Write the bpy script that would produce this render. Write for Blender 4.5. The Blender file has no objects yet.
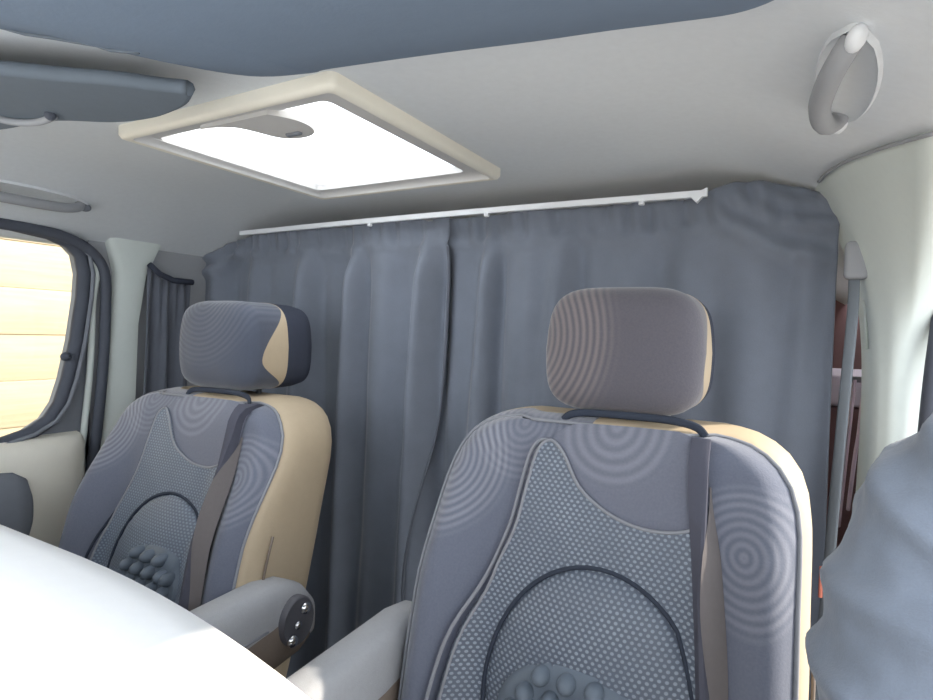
import bpy, bmesh, math, random
from mathutils import Vector, Matrix, noise
from mathutils.geometry import delaunay_2d_cdt
random.seed(7)
SC = bpy.context.scene
COL = SC.collection

# ------------------------------------------------------------------ materials
def lin(c):
    return tuple(((v/255.0)/12.92 if v/255.0 <= .04045 else (((v/255.0)+.055)/1.055)**2.4) for v in c)

class NT:
    """small helper for building node trees"""
    def __init__(self, name):
        self.m = bpy.data.materials.new(name); self.m.use_nodes = True
        self.t = self.m.node_tree; self.n = self.t.nodes; self.l = self.t.links
        self.b = self.n['Principled BSDF']
    def new(self, kind, **k):
        x = self.n.new(kind)
        for a, v in k.items(): setattr(x, a, v)
        return x
    def put(self, sock, v):
        if hasattr(v, 'is_linked'): self.l.new(v, sock)
        else: sock.default_value = v
    def math(self, op, a, b=None, c=None, clamp=False):
        x = self.new('ShaderNodeMath', operation=op, use_clamp=clamp)
        self.put(x.inputs[0], a)
        if b is not None: self.put(x.inputs[1], b)
        if c is not None: self.put(x.inputs[2], c)
        return x.outputs[0]
    def uv(self):
        tc = self.new('ShaderNodeTexCoord'); s = self.new('ShaderNodeSeparateXYZ')
        self.l.new(tc.outputs['UV'], s.inputs[0]); return s.outputs[0], s.outputs[1]
    def obj(self):
        return self.new('ShaderNodeTexCoord').outputs['Object']
    def mix(self, f, a, b):
        x = self.new('ShaderNodeMix', data_type='RGBA')
        self.put(x.inputs[0], f); self.put(x.inputs[6], a); self.put(x.inputs[7], b)
        return x.outputs[2]
    def noise(self, vec, scale, detail=4, rough=.55):
        x = self.new('ShaderNodeTexNoise'); self.l.new(vec, x.inputs['Vector'])
        x.inputs['Scale'].default_value = scale; x.inputs['Detail'].default_value = detail
        x.inputs['Roughness'].default_value = rough
        return x.outputs['Fac']
    def bump(self, h, strength=.3, dist=.002):
        x = self.new('ShaderNodeBump'); x.inputs['Strength'].default_value = strength
        x.inputs['Distance'].default_value = dist; self.l.new(h, x.inputs['Height'])
        self.l.new(x.outputs[0], self.b.inputs['Normal'])
    def color(self, c): self.put(self.b.inputs['Base Color'], c)
    def smooth(self, lo, hi, v):
        x = self.new('ShaderNodeMapRange', interpolation_type='SMOOTHSTEP')
        self.put(x.inputs['Value'], v); x.inputs['From Min'].default_value = lo; x.inputs['From Max'].default_value = hi
        return x.outputs[0]

def rgba(c, k=1.0):
    l = lin(c); return (l[0]*k, l[1]*k, l[2]*k, 1)

def mat_plain(name, c, rough=.7, var=.06, scale=60, bump=.15, spec=.3, metal=0, dist=.001):
    N = NT(name); o = N.obj(); f = N.noise(o, scale)
    a, b = rgba(c, 1-var), rgba(c, 1+var)
    N.color(N.mix(f, a, b)); N.b.inputs['Roughness'].default_value = rough
    N.b.inputs['Specular IOR Level'].default_value = spec; N.b.inputs['Metallic'].default_value = metal
    if bump: N.bump(N.noise(o, scale*4), bump, dist)
    return N.m

def mat_rings(name, base, light, centres, lam=.0105):
    """plush fabric with woven-in concentric rings round the given (x, z, radius) centres"""
    N = NT(name); u, v = N.uv(); acc = None
    for cx, cz, r, amp in centres:
        du = N.math('SUBTRACT', u, cx); dv = N.math('SUBTRACT', v, cz)
        d = N.math('SQRT', N.math('ADD', N.math('MULTIPLY', du, du), N.math('MULTIPLY', dv, dv)))
        s = N.math('SINE', N.math('MULTIPLY', d, 2*math.pi/lam))
        s = N.math('MULTIPLY_ADD', s, .5, .5)
        mk = N.smooth(r, r*.75, d)
        t = N.math('MULTIPLY', N.math('MULTIPLY', s, mk), amp)
        acc = t if acc is None else N.math('ADD', acc, t)
    o = N.obj(); g = N.noise(o, 350, 3)
    f = N.math('ADD', acc, N.math('MULTIPLY', g, .25), clamp=True)
    N.color(N.mix(f, rgba(base), rgba(light)))
    N.b.inputs['Roughness'].default_value = .95; N.b.inputs['Specular IOR Level'].default_value = .15
    N.b.inputs['Sheen Weight'].default_value = .35; N.b.inputs['Sheen Roughness'].default_value = .5
    N.bump(N.math('ADD', acc, N.math('MULTIPLY', g, .4)), .35, .0025)
    return N.m

def mat_mesh(name, base, dot, cell=.0105):
    """open air-mesh textile: staggered shiny lozenges on a dark ground"""
    N = NT(name); u, v = N.uv()
    row = N.math('DIVIDE', v, cell*.62); fl = N.math('FLOOR', row)
    odd = N.math('MULTIPLY', N.math('MODULO', fl, 2.0), .5)
    cu = N.math('FRACT', N.math('ADD', N.math('ADD', N.math('DIVIDE', u, cell), odd), 50.0))
    cv = N.math('FRACT', row)
    a = N.math('MULTIPLY', N.math('SUBTRACT', cu, .5), 1.25); b = N.math('MULTIPLY', N.math('SUBTRACT', cv, .5), .95)
    d = N.math('SQRT', N.math('ADD', N.math('MULTIPLY', a, a), N.math('MULTIPLY', b, b)))
    f = N.smooth(.44, .22, d)
    o = N.obj(); g = N.noise(o, 18, 2)
    f2 = N.math('MULTIPLY', f, N.math('MULTIPLY_ADD', g, .7, .25), clamp=True)
    N.color(N.mix(f2, rgba(base), rgba(dot)))
    N.b.inputs['Roughness'].default_value = .5; N.b.inputs['Specular IOR Level'].default_value = .55
    N.bump(f, .5, .002)
    return N.m

def mat_cloth(name, c, scale=14, rough=.85, trans=0):
    N = NT(name); o = N.obj()
    f = N.noise(o, scale, 5); w = N.noise(o, 700, 2)
    N.color(N.mix(N.math('MULTIPLY_ADD', w, .35, N.math('MULTIPLY', f, .55)), rgba(c, .75), rgba(c, 1.25)))
    N.b.inputs['Roughness'].default_value = rough; N.b.inputs['Specular IOR Level'].default_value = .2
    N.b.inputs['Sheen Weight'].default_value = .25
    N.bump(N.math('MULTIPLY_ADD', w, .2, f), .25, .006)
    return N.m

M = {}
M['ceiling'] = mat_plain('headliner_fabric', (210,214,218), .95, .05, 90, .25, .1)
M['roof'] = mat_plain('roof_paint', (190,192,195), .4, .02, 20, 0)
M['header'] = mat_plain('header_plastic', (118,132,150), .85, .05, 60, .2, .2)
M['visor'] = mat_plain('visor_vinyl', (105,114,124), .8, .05, 60, .2, .2)
M['grey_trim'] = mat_plain('grey_trim_plastic', (150,152,156), .75, .04, 80, .2, .3)
M['pale_trim'] = mat_plain('pale_trim_plastic', (205,212,208), .7, .03, 80, .15, .3)
M['mid_trim'] = mat_plain('mid_grey_trim', (118,122,130), .8, .05, 80, .2, .25)
M['rubber'] = mat_plain('black_rubber', (76,80,90), .7, .08, 90, .2, .3)
M['dark'] = mat_plain('dark_textile', (62,66,78), .95, .08, 120, .25, .1)
M['floor'] = mat_plain('dark_carpet', (60,60,66), .98, .2, 200, .4, .1)
M['mauve'] = mat_plain('mauve_trim', (140,112,112), .85, .06, 40, .15, .2)
M['beige'] = mat_plain('beige_vinyl', (184,167,142), .6, .05, 70, .2, .35)
M['cream'] = mat_plain('cream_plastic', (230,226,214), .5, .03, 50, .1, .4)
M['cream_grey'] = mat_plain('cream_grey_plastic', (200,199,198), .55, .03, 50, .1, .4)
M['white'] = mat_plain('white_painted_rail', (225,228,232), .45, .02, 50, 0, .4)
M['armrest'] = mat_plain('armrest_textile', (166,167,170), .95, .06, 160, .3, .12)
M['armrest_side'] = mat_plain('armrest_vinyl', (126,114,104), .75, .06, 90, .2, .25)
M['chrome'] = mat_plain('chrome_knob', (225,225,228), .18, .02, 40, 0, .5, 1)
M['steel'] = mat_plain('steel_rod', (170,172,178), .3, .03, 40, 0, .5, 1)
M['knob_dark'] = mat_plain('dark_plastic', (88,88,94), .5, .05, 60, .1, .4)
M['dash'] = mat_plain('dashboard_plastic', (248,248,247), .7, .02, 90, .1, .25)
M['dash_dark'] = mat_plain('dashboard_lower_plastic', (110,112,118), .8, .05, 70, .2, .2)
M['rings_back'] = mat_rings('ring_pattern_plush', (94,99,114), (146,148,158), [(-.235,1.06,.115,.5), (.185,1.0,.085,.35), (-.12,1.12,.09,.25)])
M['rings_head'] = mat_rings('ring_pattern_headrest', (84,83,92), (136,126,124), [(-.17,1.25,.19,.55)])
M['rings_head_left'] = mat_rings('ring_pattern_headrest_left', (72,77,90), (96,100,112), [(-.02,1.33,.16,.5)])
M['rings_collar'] = mat_rings('ring_pattern_collar', (98,101,114), (150,152,162), [(.02,1.13,.085,.3)], .016)
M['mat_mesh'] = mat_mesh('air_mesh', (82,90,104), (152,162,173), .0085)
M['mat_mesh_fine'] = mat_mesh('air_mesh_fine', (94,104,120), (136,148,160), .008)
M['mat_plain'] = mat_plain('mat_textile', (90,98,112), .9, .06, 200, .3, .15)
M['mat_rubber'] = mat_plain('mat_rubber', (96,106,118), .55, .05, 60, .1, .45)
M['mat_groove'] = mat_plain('mat_dark_binding', (52,58,70), .8, .05, 60, .1, .2)
M['mat_stitch'] = mat_plain('mat_pale_piping', (138,140,146), .8, .05, 90, .2, .2)
M['mat_edge'] = mat_plain('mat_tan_edge', (106,101,101), .9, .06, 150, .2, .15)
M['strap'] = mat_plain('mat_strap_webbing', (80,81,92), .9, .06, 150, .2, .15)
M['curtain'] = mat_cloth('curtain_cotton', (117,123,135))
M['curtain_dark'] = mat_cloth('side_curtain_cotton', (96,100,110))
M['belt'] = mat_plain('belt_webbing', (112,118,124), .8, .05, 200, .2, .25)
M['belt_red'] = mat_plain('belt_red_button', (205,120,100), .5, .05, 60, 0, .4)
M['jacket'] = mat_cloth('jacket_cotton', (116,125,139), 40, .9)
M['skin'] = mat_plain('skin', (205,160,138), .55, .05, 40, .1, .35)
M['hair'] = mat_plain('dark_brown_hair', (62,46,38), .6, .15, 150, .4, .3)
M['trousers'] = mat_cloth('trousers_denim', (54,64,92), 20, .9)
M['eye'] = mat_plain('eye_white', (235,235,232), .2, .02, 40, 0, .5)
M['lips'] = mat_plain('lips', (180,112,104), .5, .04, 40, 0, .4)
M['lilac'] = mat_plain('lilac_box_board', (228,218,228), .7, .04, 40, .1, .25)
M['lilac_cloth'] = mat_cloth('lilac_cloth', (215,196,208), 12, .9)
M['brown'] = mat_plain('brown_locker_board', (112,84,84), .7, .1, 30, .1, .3)
M['paving'] = mat_plain('pale_paving', (170,166,158), .9, .12, 8, .3, .2)

def mat_wood():
    N = NT('fence_pine'); o = N.obj()
    mp = N.new('ShaderNodeMapping'); mp.inputs['Scale'].default_value = (4, .8, 14); N.l.new(o, mp.inputs[0])
    f = N.noise(mp.outputs[0], 5, 6, .6)
    N.color(N.mix(f, rgba((176,156,128)), rgba((206,188,160)))); N.b.inputs['Roughness'].default_value = .8
    N.bump(f, .3, .003); return N.m
M['wood'] = mat_wood()

def mat_translucent():
    N = NT('hatch_acrylic'); n, l = N.n, N.l
    tr = N.new('ShaderNodeBsdfTranslucent'); tr.inputs[0].default_value = (.93, .95, .97, 1)
    tp = N.new('ShaderNodeBsdfTransparent'); gl = N.new('ShaderNodeBsdfGlossy'); gl.inputs['Roughness'].default_value = .15
    nz = N.noise(N.obj(), 9, 2)
    m1 = N.new('ShaderNodeMixShader'); l.new(N.math('MULTIPLY_ADD', nz, .06, .32), m1.inputs[0]); l.new(tr.outputs[0], m1.inputs[1]); l.new(tp.outputs[0], m1.inputs[2])
    m2 = N.new('ShaderNodeMixShader'); m2.inputs[0].default_value = .04; l.new(m1.outputs[0], m2.inputs[1]); l.new(gl.outputs[0], m2.inputs[2])
    l.new(m2.outputs[0], n['Material Output'].inputs[0]); return N.m
M['acrylic'] = mat_translucent()

def mat_glass():
    N = NT('window_glass'); n, l = N.n, N.l
    tp = N.new('ShaderNodeBsdfTransparent'); tp.inputs[0].default_value = (.94, .96, .95, 1)
    gl = N.new('ShaderNodeBsdfGlossy'); gl.inputs['Roughness'].default_value = .02
    fr = N.new('ShaderNodeFresnel'); fr.inputs[0].default_value = 1.45
    m = N.new('ShaderNodeMixShader'); l.new(fr.outputs[0], m.inputs[0]); l.new(tp.outputs[0], m.inputs[1]); l.new(gl.outputs[0], m.inputs[2])
    l.new(m.outputs[0], n['Material Output'].inputs[0]); return N.m
M['glass'] = mat_glass()

# ------------------------------------------------------------------ object helpers
def link(name, bm, mat, parent=None, smooth=True, uv=None, sharp=None):
    me = bpy.data.meshes.new(name)
    if uv:
        ul = bm.loops.layers.uv.new('UVMap')
        for f in bm.faces:
            for lp in f.loops: lp[ul].uv = uv(lp.vert.co)
    bmesh.ops.recalc_face_normals(bm, faces=bm.faces[:])
    bm.to_mesh(me); bm.free()
    for m in (mat if isinstance(mat, (list, tuple)) else [mat]): me.materials.append(m)
    for p in me.polygons: p.use_smooth = smooth
    if smooth and sharp is not None:
        me.set_sharp_from_angle(angle=math.radians(sharp))
    o = bpy.data.objects.new(name, me); COL.objects.link(o)
    if parent is not None: o.parent = parent
    return o

def thing(name, label, cat, loc=(0,0,0), group=None):
    o = bpy.data.objects.new(name, None); COL.objects.link(o); o.location = loc
    o.empty_display_size = .05
    return tag(o, label, cat, group)

def tag(o, label, cat, group=None):
    o['label'] = label; o['category'] = cat
    if group: o['group'] = group
    return o

def struct(o):
    o['kind'] = 'structure'; return o

def box_bm(bm, x0, x1, y0, y1, z0, z1, bev=0, seg=3):
    b2 = bmesh.new()
    bmesh.ops.create_cube(b2, size=1)
    for v in b2.verts:
        v.co = Vector(((x0+x1)/2 + v.co.x*(x1-x0), (y0+y1)/2 + v.co.y*(y1-y0), (z0+z1)/2 + v.co.z*(z1-z0)))
    if bev: bmesh.ops.bevel(b2, geom=b2.edges[:], offset=bev, segments=seg, profile=.5, affect='EDGES')
    merge(bm, b2); return bm

def merge(bm, b2):
    me = bpy.data.meshes.new('tmp'); b2.to_mesh(me); b2.free(); bm.from_mesh(me); bpy.data.meshes.remove(me)

def box(name, dims, mat, parent=None, bev=.004, off=(0,0,0)):
    x0,x1,y0,y1,z0,z1 = dims
    bm = bmesh.new(); box_bm(bm, x0-off[0], x1-off[0], y0-off[1], y1-off[1], z0-off[2], z1-off[2], bev)
    return link(name, bm, mat, parent, True, sharp=40)

def loft(bm, rings, cap0=True, cap1=True, closed=True):
    R = [[bm.verts.new(p) for p in r] for r in rings]
    n = len(R[0])
    for a, b in zip(R, R[1:]):
        for i in range(n if closed else n-1):
            j = (i+1) % n
            try: bm.faces.new((a[i], a[j], b[j], b[i]))
            except ValueError: pass
    if cap0: bm.faces.new(list(reversed(R[0])))
    if cap1: bm.faces.new(R[-1])
    return R

def catmull(pts, n=8):
    P = [Vector(p) for p in pts]; out = []
    for i in range(len(P)-1):
        p0 = P[max(i-1,0)]; p1 = P[i]; p2 = P[i+1]; p3 = P[min(i+2,len(P)-1)]
        for k in range(n):
            t = k/n
            out.append(.5*((2*p1)+(p2-p0)*t+(2*p0-5*p1+4*p2-p3)*t*t+(3*p1-p0-3*p2+p3)*t**3))
    out.append(P[-1]); return out

def tube(bm, pts, r, n=8, flat=None, up=None):
    """tube of radius r along pts (flat = (a, b) half sizes gives an elliptical/strap section, up = direction of b)"""
    P = [Vector(p) for p in pts]; rings = []
    prev = None
    for i, p in enumerate(P):
        t = (P[min(i+1,len(P)-1)] - P[max(i-1,0)]).normalized()
        ref = Vector(up) if up else (prev if prev is not None else (Vector((0,0,1)) if abs(t.z) < .9 else Vector((0,1,0))))
        b = (ref - t*ref.dot(t)).normalized(); a = t.cross(b); prev = b
        ra, rb = flat if flat else ((r(i/(len(P)-1)),)*2 if callable(r) else (r, r))
        rings.append([p + a*(ra*math.cos(q)) + b*(rb*math.sin(q)) for q in (2*math.pi*k/n for k in range(n))])
    loft(bm, rings)
    return bm

def cdt(poly, holes=(), step=.02):
    """triangulate a polygon (list of 2-tuples) with holes and interior points on a regular grid"""
    pts, faces = [], []
    for loop in [poly] + list(holes):
        faces.append(list(range(len(pts), len(pts)+len(loop)))); pts += [Vector(p) for p in loop]
    def inside(x, y, loop):
        c = False; j = len(loop)-1
        for i in range(len(loop)):
            xi, yi = loop[i]; xj, yj = loop[j]
            if (yi > y) != (yj > y) and x < (xj-xi)*(y-yi)/(yj-yi)+xi: c = not c
            j = i
        return c
    bd = pts[:]
    xs = [p[0] for p in poly]; ys = [p[1] for p in poly]
    y = min(ys)+step*.5; k = 0
    while y < max(ys):
        x = min(xs)+step*(.5 if k % 2 else .25)
        while x < max(xs):
            if inside(x, y, poly) and not any(inside(x, y, h) for h in holes):
                if min((q[0]-x)**2+(q[1]-y)**2 for q in bd) > (step*.45)**2: pts.append(Vector((x, y)))
            x += step
        y += step; k += 1
    v, e, f, *_ = delaunay_2d_cdt(pts, [], faces, 2 if holes else 1, 1e-6)
    if holes:
        keep = []
        for t in f:
            cx = sum(v[i].x for i in t)/3; cy = sum(v[i].y for i in t)/3
            if inside(cx, cy, poly) and not any(inside(cx, cy, h) for h in holes): keep.append(t)
        f = keep
    return v, f

def resample(pts, step, closed=True):
    P = [Vector(p) for p in pts]; out = []
    m = len(P) if closed else len(P)-1
    for i in range(m):
        a, b = P[i], P[(i+1) % len(P)]
        n = max(1, int(round((b-a).length/step)))
        out += [tuple(a.lerp(b, k/n)) for k in range(n)]
    if not closed: out.append(tuple(P[-1]))
    return out

def shell(name, poly, surf, back, mat, parent=None, holes=(), step=.02, uv=None, edge=.006, sharp=50):
    """a thick skin over polygon poly: surf(u, v) gives the front point, back(u, v) the rear point; edges rounded over a little"""
    v, f = cdt(poly, holes, step)
    bm = bmesh.new()
    A = [bm.verts.new(surf(p.x, p.y)) for p in v]; B = [bm.verts.new(back(p.x, p.y)) for p in v]
    cnt = {}
    for t in f:
        bm.faces.new([A[i] for i in t]); bm.faces.new([B[i] for i in reversed(t)])
        for i in range(len(t)):
            a, b = t[i], t[(i+1) % len(t)]
            cnt.setdefault((min(a,b),max(a,b)), []).append((a,b))
    for k, es in cnt.items():
        if len(es) == 1:
            a, b = es[0]; bm.faces.new((A[b], A[a], B[a], B[b]))
    return link(name, bm, mat, parent, True, uv, sharp)

def ss(a, b, x):
    t = min(1, max(0, (x-a)/(b-a))); return t*t*(3-2*t)

def interp(tab, x):
    if x <= tab[0][0]: return tab[0][1]
    for (a, p), (b, q) in zip(tab, tab[1:]):
        if x <= b: return p+(q-p)*(x-a)/(b-a)
    return tab[-1][1]

# ------------------------------------------------------------------ the cab shell
XC, HW = -.70, .85                    # centre line and half width of the van
XL, XR = XC-HW, XC+HW
ZC = 1.57
def zceil(x, y=0):
    d = abs(x-XC)
    return ZC - .115*max(0, (d-.48)/(HW-.48))**2.0
HX0, HX1, HY0, HY1 = -.965, -.527, .560, 1.005   # hole for the roof hatch

def ceiling_mesh():
    xs = sorted(set([XL-.03+i*(2*HW+.06)/36 for i in range(37)] + [HX0, HX1]))
    ys = sorted(set([-.1+i*.1 for i in range(34)] + [HY0, HY1]))
    bm = bmesh.new(); V = {}; W = {}
    for i, x in enumerate(xs):
        for j, y in enumerate(ys):
            z = zceil(x)
            V[i,j] = bm.verts.new((x, y, z)); W[i,j] = bm.verts.new((x, y, z+.035))
    def solid(i, j):
        return 0 <= i < len(xs)-1 and 0 <= j < len(ys)-1 and not (HX0-1e-6 <= xs[i] and xs[i+1] <= HX1+1e-6 and HY0-1e-6 <= ys[j] and ys[j+1] <= HY1+1e-6)
    for i in range(len(xs)-1):
        for j in range(len(ys)-1):
            if not solid(i, j): continue
            bm.faces.new((V[i,j], V[i,j+1], V[i+1,j+1], V[i+1,j]))
            bm.faces.new((W[i,j], W[i+1,j], W[i+1,j+1], W[i,j+1]))
            for di, dj, a, b in ((-1,0,(i,j),(i,j+1)), (1,0,(i+1,j),(i+1,j+1)), (0,-1,(i,j),(i+1,j)), (0,1,(i,j+1),(i+1,j+1))):
                if not solid(i+di, j+dj): bm.faces.new((V[a], V[b], W[b], W[a]))
    return bm
struct(link('ceiling', ceiling_mesh(), M['ceiling'], sharp=50))
struct(box('floor', (XL-.1, XR+.2, -.1, 3.25, -.06, 0), M['floor'], bev=0))
struct(shell('wall_back', [(XL-.1,0),(XR+.2,0),(XR+.2,1.62),(XL-.1,1.62)], lambda x,z: (x,3.2,z), lambda x,z: (x,3.26,z), M['mauve'], None, [resample([(-1.35,.85),(-.05,.85),(-.05,1.40),(-1.35,1.40)],.1)], .2))
struct(box('added_window_3', (-1.36,-.04,3.226,3.23,.84,1.41), M['glass'], bev=0))  # unseen back window, added to brighten the rear compartment

# ---- left side: door with window, pillar, rear panel
def xl(z): return XL - .0 + .0*z
win = [(-.12,1.475),(.2,1.478),(.45,1.474),(.62,1.466),(.70,1.457),(.745,1.441),(.770,1.415),(.779,1.37),(.776,1.31),(.763,1.205),(.745,1.11),(.728,1.05),(.705,1.012),(.665,.985),(.60,.965),(.45,.945),(.2,.935),(-.12,.935)]
win = resample([(y+.010*ss(.5,.75,y), z) for y, z in win], .03)
door = resample([(-.2,.05),(.805,.05),(.805,.9),(.815,1.2),(.818,1.38),(.80,1.44),(.76,1.475),(.70,1.487),(-.2,1.492)], .04)
door_o = struct(shell('door_1', door, lambda y,z: (XL, y, z), lambda y,z: (XL-.05, y, z), M['mid_trim'], None, [win], .06))
# window_1: rubber frame + pane
f = bpy.data.objects.new('window_1', None); COL.objects.link(f); f.location = (XL,.4,1.2); struct(f)
bm = bmesh.new(); P = [(0.004, y-.4, z-1.2) for y, z in win]
tube(bm, P+[P[0]], .016, 10)
link('rubber_frame', bm, M['rubber'], f)
bm = bmesh.new()
tube(bm, [(.022, y-.4+.012*ss(.6,.78,y), z-1.2) for y, z in win[2:-10]], .005, 8)
link('glazing_bead', bm, M['mid_trim'], f)
sh = shell('pane', win, lambda y,z: (-.022, y-.4, z-1.2), lambda y,z: (-.026, y-.4, z-1.2), M['glass'], f, (), .1)
# latch bump on the window's rear edge
bm = bmesh.new(); bmesh.ops.create_uvsphere(bm, u_segments=14, v_segments=10, radius=.011)
bmesh.ops.translate(bm, verts=bm.verts, vec=(.018, .742-.4, 1.165-1.2)); link('clip', bm, M['rubber'], f)
# door card
bm = bmesh.new()
rings = []
for y, a in ((-.2,1),(.3,1),(.66,1),(.735,.97),(.765,.86),(.778,.6)):
    zt = .965 + .012*ss(.2,.75,y)
    prof = [(XL-.01,.15),(XL+.05*a,.15),(XL+.065*a,.4),(XL+.07*a,.8),(XL+.068*a,zt-.05),(XL+.06*a,zt-.02),(XL+.045*a,zt-.006),(XL+.02*a,zt),(XL-.01,zt+.004)]
    rings.append([(x, y, z) for x, z in prof])
loft(bm, rings)
link('door_card', bm, M['cream'], door_o, sharp=60)
t = bpy.data.objects.new('armrest', None); COL.objects.link(t); t.location = (XL+.07,.3,.8); t.parent = door_o
bm = bmesh.new(); rings = []
for y, a in ((-.5,1),(.0,1),(.25,1),(.30,.93),(.325,.75),(.335,.4)):
    rings.append([(.0+.032+ (.032*a)*math.cos(q), y, .035+(.095*a)*math.sin(q)) for q in [2*math.pi*k/20 for k in range(20)]])
loft(bm, rings); link('pad', bm, M['mid_trim'], t)
bm = bmesh.new(); box_bm(bm, .0, .05, -.45, .2, -.12, -.05, .01); link('pull_cup', bm, M['rubber'], t, sharp=40)
# door aperture seal (structure trim)
seal = [(-.15,1.462),(.4,1.462),(.66,1.458),(.745,1.448),(.80,1.42),(.828,1.375),(.832,1.30),(.828,1.15),(.815,.98),(.80,.85),(.79,.6),(.79,.1)]
bm = bmesh.new(); tube(bm, catmull([(XL+.022, y, z) for y, z in seal], 6), .0125, 10)
struct(link('trim_3', bm, M['rubber']))
bm = bmesh.new(); tube(bm, catmull([(XL+.012, y-.026*ss(1.46,1.30,z), z) for y, z in seal[4:]], 6), .008, 8)
struct(link('trim_4', bm, M['pale_trim']))
# B pillar on the left
bm = bmesh.new(); rings = []
for z, y0, y1 in ((.05,.79,.93),(.6,.80,.93),(.85,.812,.915),(1.05,.835,.92),(1.25,.85,.925),(1.38,.86,.945),(1.455,.84,.98),(1.49,.83,1.0)):
    x1 = XL+.022
    rings.append([(XL-.05,y0-.01,z),(XL+.005,y0,z),(x1-.004,y0+.006,z),(x1,y0+.02,z),(x1,y1-.02,z),(x1-.004,y1-.006,z),(XL-.05,y1,z)])
loft(bm, rings); struct(link('trim_5', bm, M['pale_trim'], sharp=50))
struct(shell('wall_left', [(.8,0),(3.25,0),(3.25,1.53),(.8,1.53)], lambda y,z: (XL,y,z), lambda y,z: (XL-.05,y,z), M['grey_trim'], None, [resample([(1.5,.88),(2.9,.88),(2.9,1.40),(1.5,1.40)],.1)], .2))
pn = struct(box('added_window_2', (XL-.03,XL-.026,1.49,2.91,.87,1.41), M['glass'], bev=0))  # unseen behind the curtain, added to let daylight into the rear

# ---- right side: door aperture (door stands open), pillar, rear panel
def pillar_ring(xa, xb, z):
    return [Vector(p) for p in ((xa,1.25,z),(xa+.001,1.14,z),(xa+.006,1.114,z),(xa+.017,1.103,z),((xa+xb)/2,1.097,z),(xb-.014,1.103,z),(xb,1.12,z),(xb+.03,1.15,z),(xb+.03,1.25,z))]
bm = bmesh.new(); rings = [pillar_ring(*a) for a in ((.085,.17,.02),(.092,.165,.6),(.098,.160,.9),(.101,.157,1.08))]
lo = pillar_ring(.101,.157,1.08)
hi = [Vector(p) for p in ((.012,1.25,1.545),(.020,1.12,1.540),(.028,1.06,1.535),(.045,.98,1.526),(.070,.895,1.512),(.095,.82,1.498),(.114,.765,1.488),(.15,.80,1.482),(.20,1.1,1.482))]
for p in hi[:7]: p.z = zceil(p.x)-.001
for k in range(1, 17):
    q = k/16; e_ = q**3.2
    rings.append([Vector((a.x+(c.x-a.x)*e_, a.y+(c.y-a.y)*e_, a.z+(c.z-a.z)*q)) for a, c in zip(lo, hi)])
rings = [[p for p in catmull(rg, 3)] for rg in rings]
loft(bm, rings); struct(link('trim_6', bm, M['pale_trim'], sharp=70))
bm = bmesh.new(); tube(bm, catmull([(.170,1.085,.02),(.168,1.085,.6),(.166,1.083,.95),(.170,1.08,1.15),(.177,1.08,1.28),(.185,1.075,1.38),(.19,1.05,1.43),(.188,.98,1.462),(.185,.8,1.475),(.18,.4,1.478),(.17,-.1,1.478)], 6), .011, 10)
struct(link('trim_7', bm, M['rubber']))
struct(box('wall_right', (XR+.11, XR+.15, 1.15, 3.25, 0, 1.53), M['mauve'], bev=0))
struct(box('wall_sill', (XR-.02, XR+.06, -.2, 1.15, -.05, .06), M['rubber'], bev=.01)); bpy.data.objects['wall_sill'].name = 'trim_8'
# roof side rail above the door opening
bm = bmesh.new(); rings = []
for y in (-.1,.3,.7,1.0,1.15,1.3):
    rings.append([(.10,y,1.525),(.125,y,1.494),(.16,y,1.478),(.185,y,1.476),(.215,y,1.49),(.215,y,1.54)])
loft(bm, rings); struct(link('trim_9', bm, M['ceiling'], sharp=60))
bm = bmesh.new(); tube(bm, [p+Vector((-.002,-.002,-.004)) for p in catmull(hi[1:7], 4)], .0026, 8)
struct(link('trim_10', bm, M['grey_trim']))

# ---- header moulding at the front edge of the roof
edge = [(-1.5,.20),(-1.1,.22),(-.80,.27),(-.70,.34),(-.645,.43),(-.585,.50),(-.52,.525),(-.49,.527),(-.347,.553),(-.23,.577),(-.17,.583),(-.115,.580),(-.06,.565),(-.02,.53),(.02,.47),(.05,.38),(.08,.25),(.12,.15)]
e2 = [(p.x, p.y) for p in catmull([(a,b,0) for a,b in edge], 5)]
bm = bmesh.new(); rings = []
for x, y in e2:
    zc = zceil(x)
    rings.append([(x,y+.004,zc+.004),(x,y,zc-.006),(x,y-.006,zc-.013),(x,y-.02,zc-.020),(x,y-.09,zc-.034),(x,y-.20,zc-.05),(x,-.08,zc-.075),(x,-.1,zc+.0)])
loft(bm, rings); struct(link('trim_11', bm, M['header'], sharp=60))

# shallow groove across the header moulding
bm = bmesh.new(); pts = []
for k in range(15):
    x = -.80+.19*k/14; y = .262+.10*k/14
    ye = min(e2, key=lambda p: abs(p[0]-x))[1]
    pts.append((x, y, zceil(x)+interp([(0,-.006),(.006,-.013),(.02,-.020),(.09,-.034),(.20,-.05)], max(0, ye-y))))
tube(bm, pts, .0022, 6); struct(link('trim_11', bm, M['visor'])); bpy.data.objects['trim_11.001'].name = 'trim_12'

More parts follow.
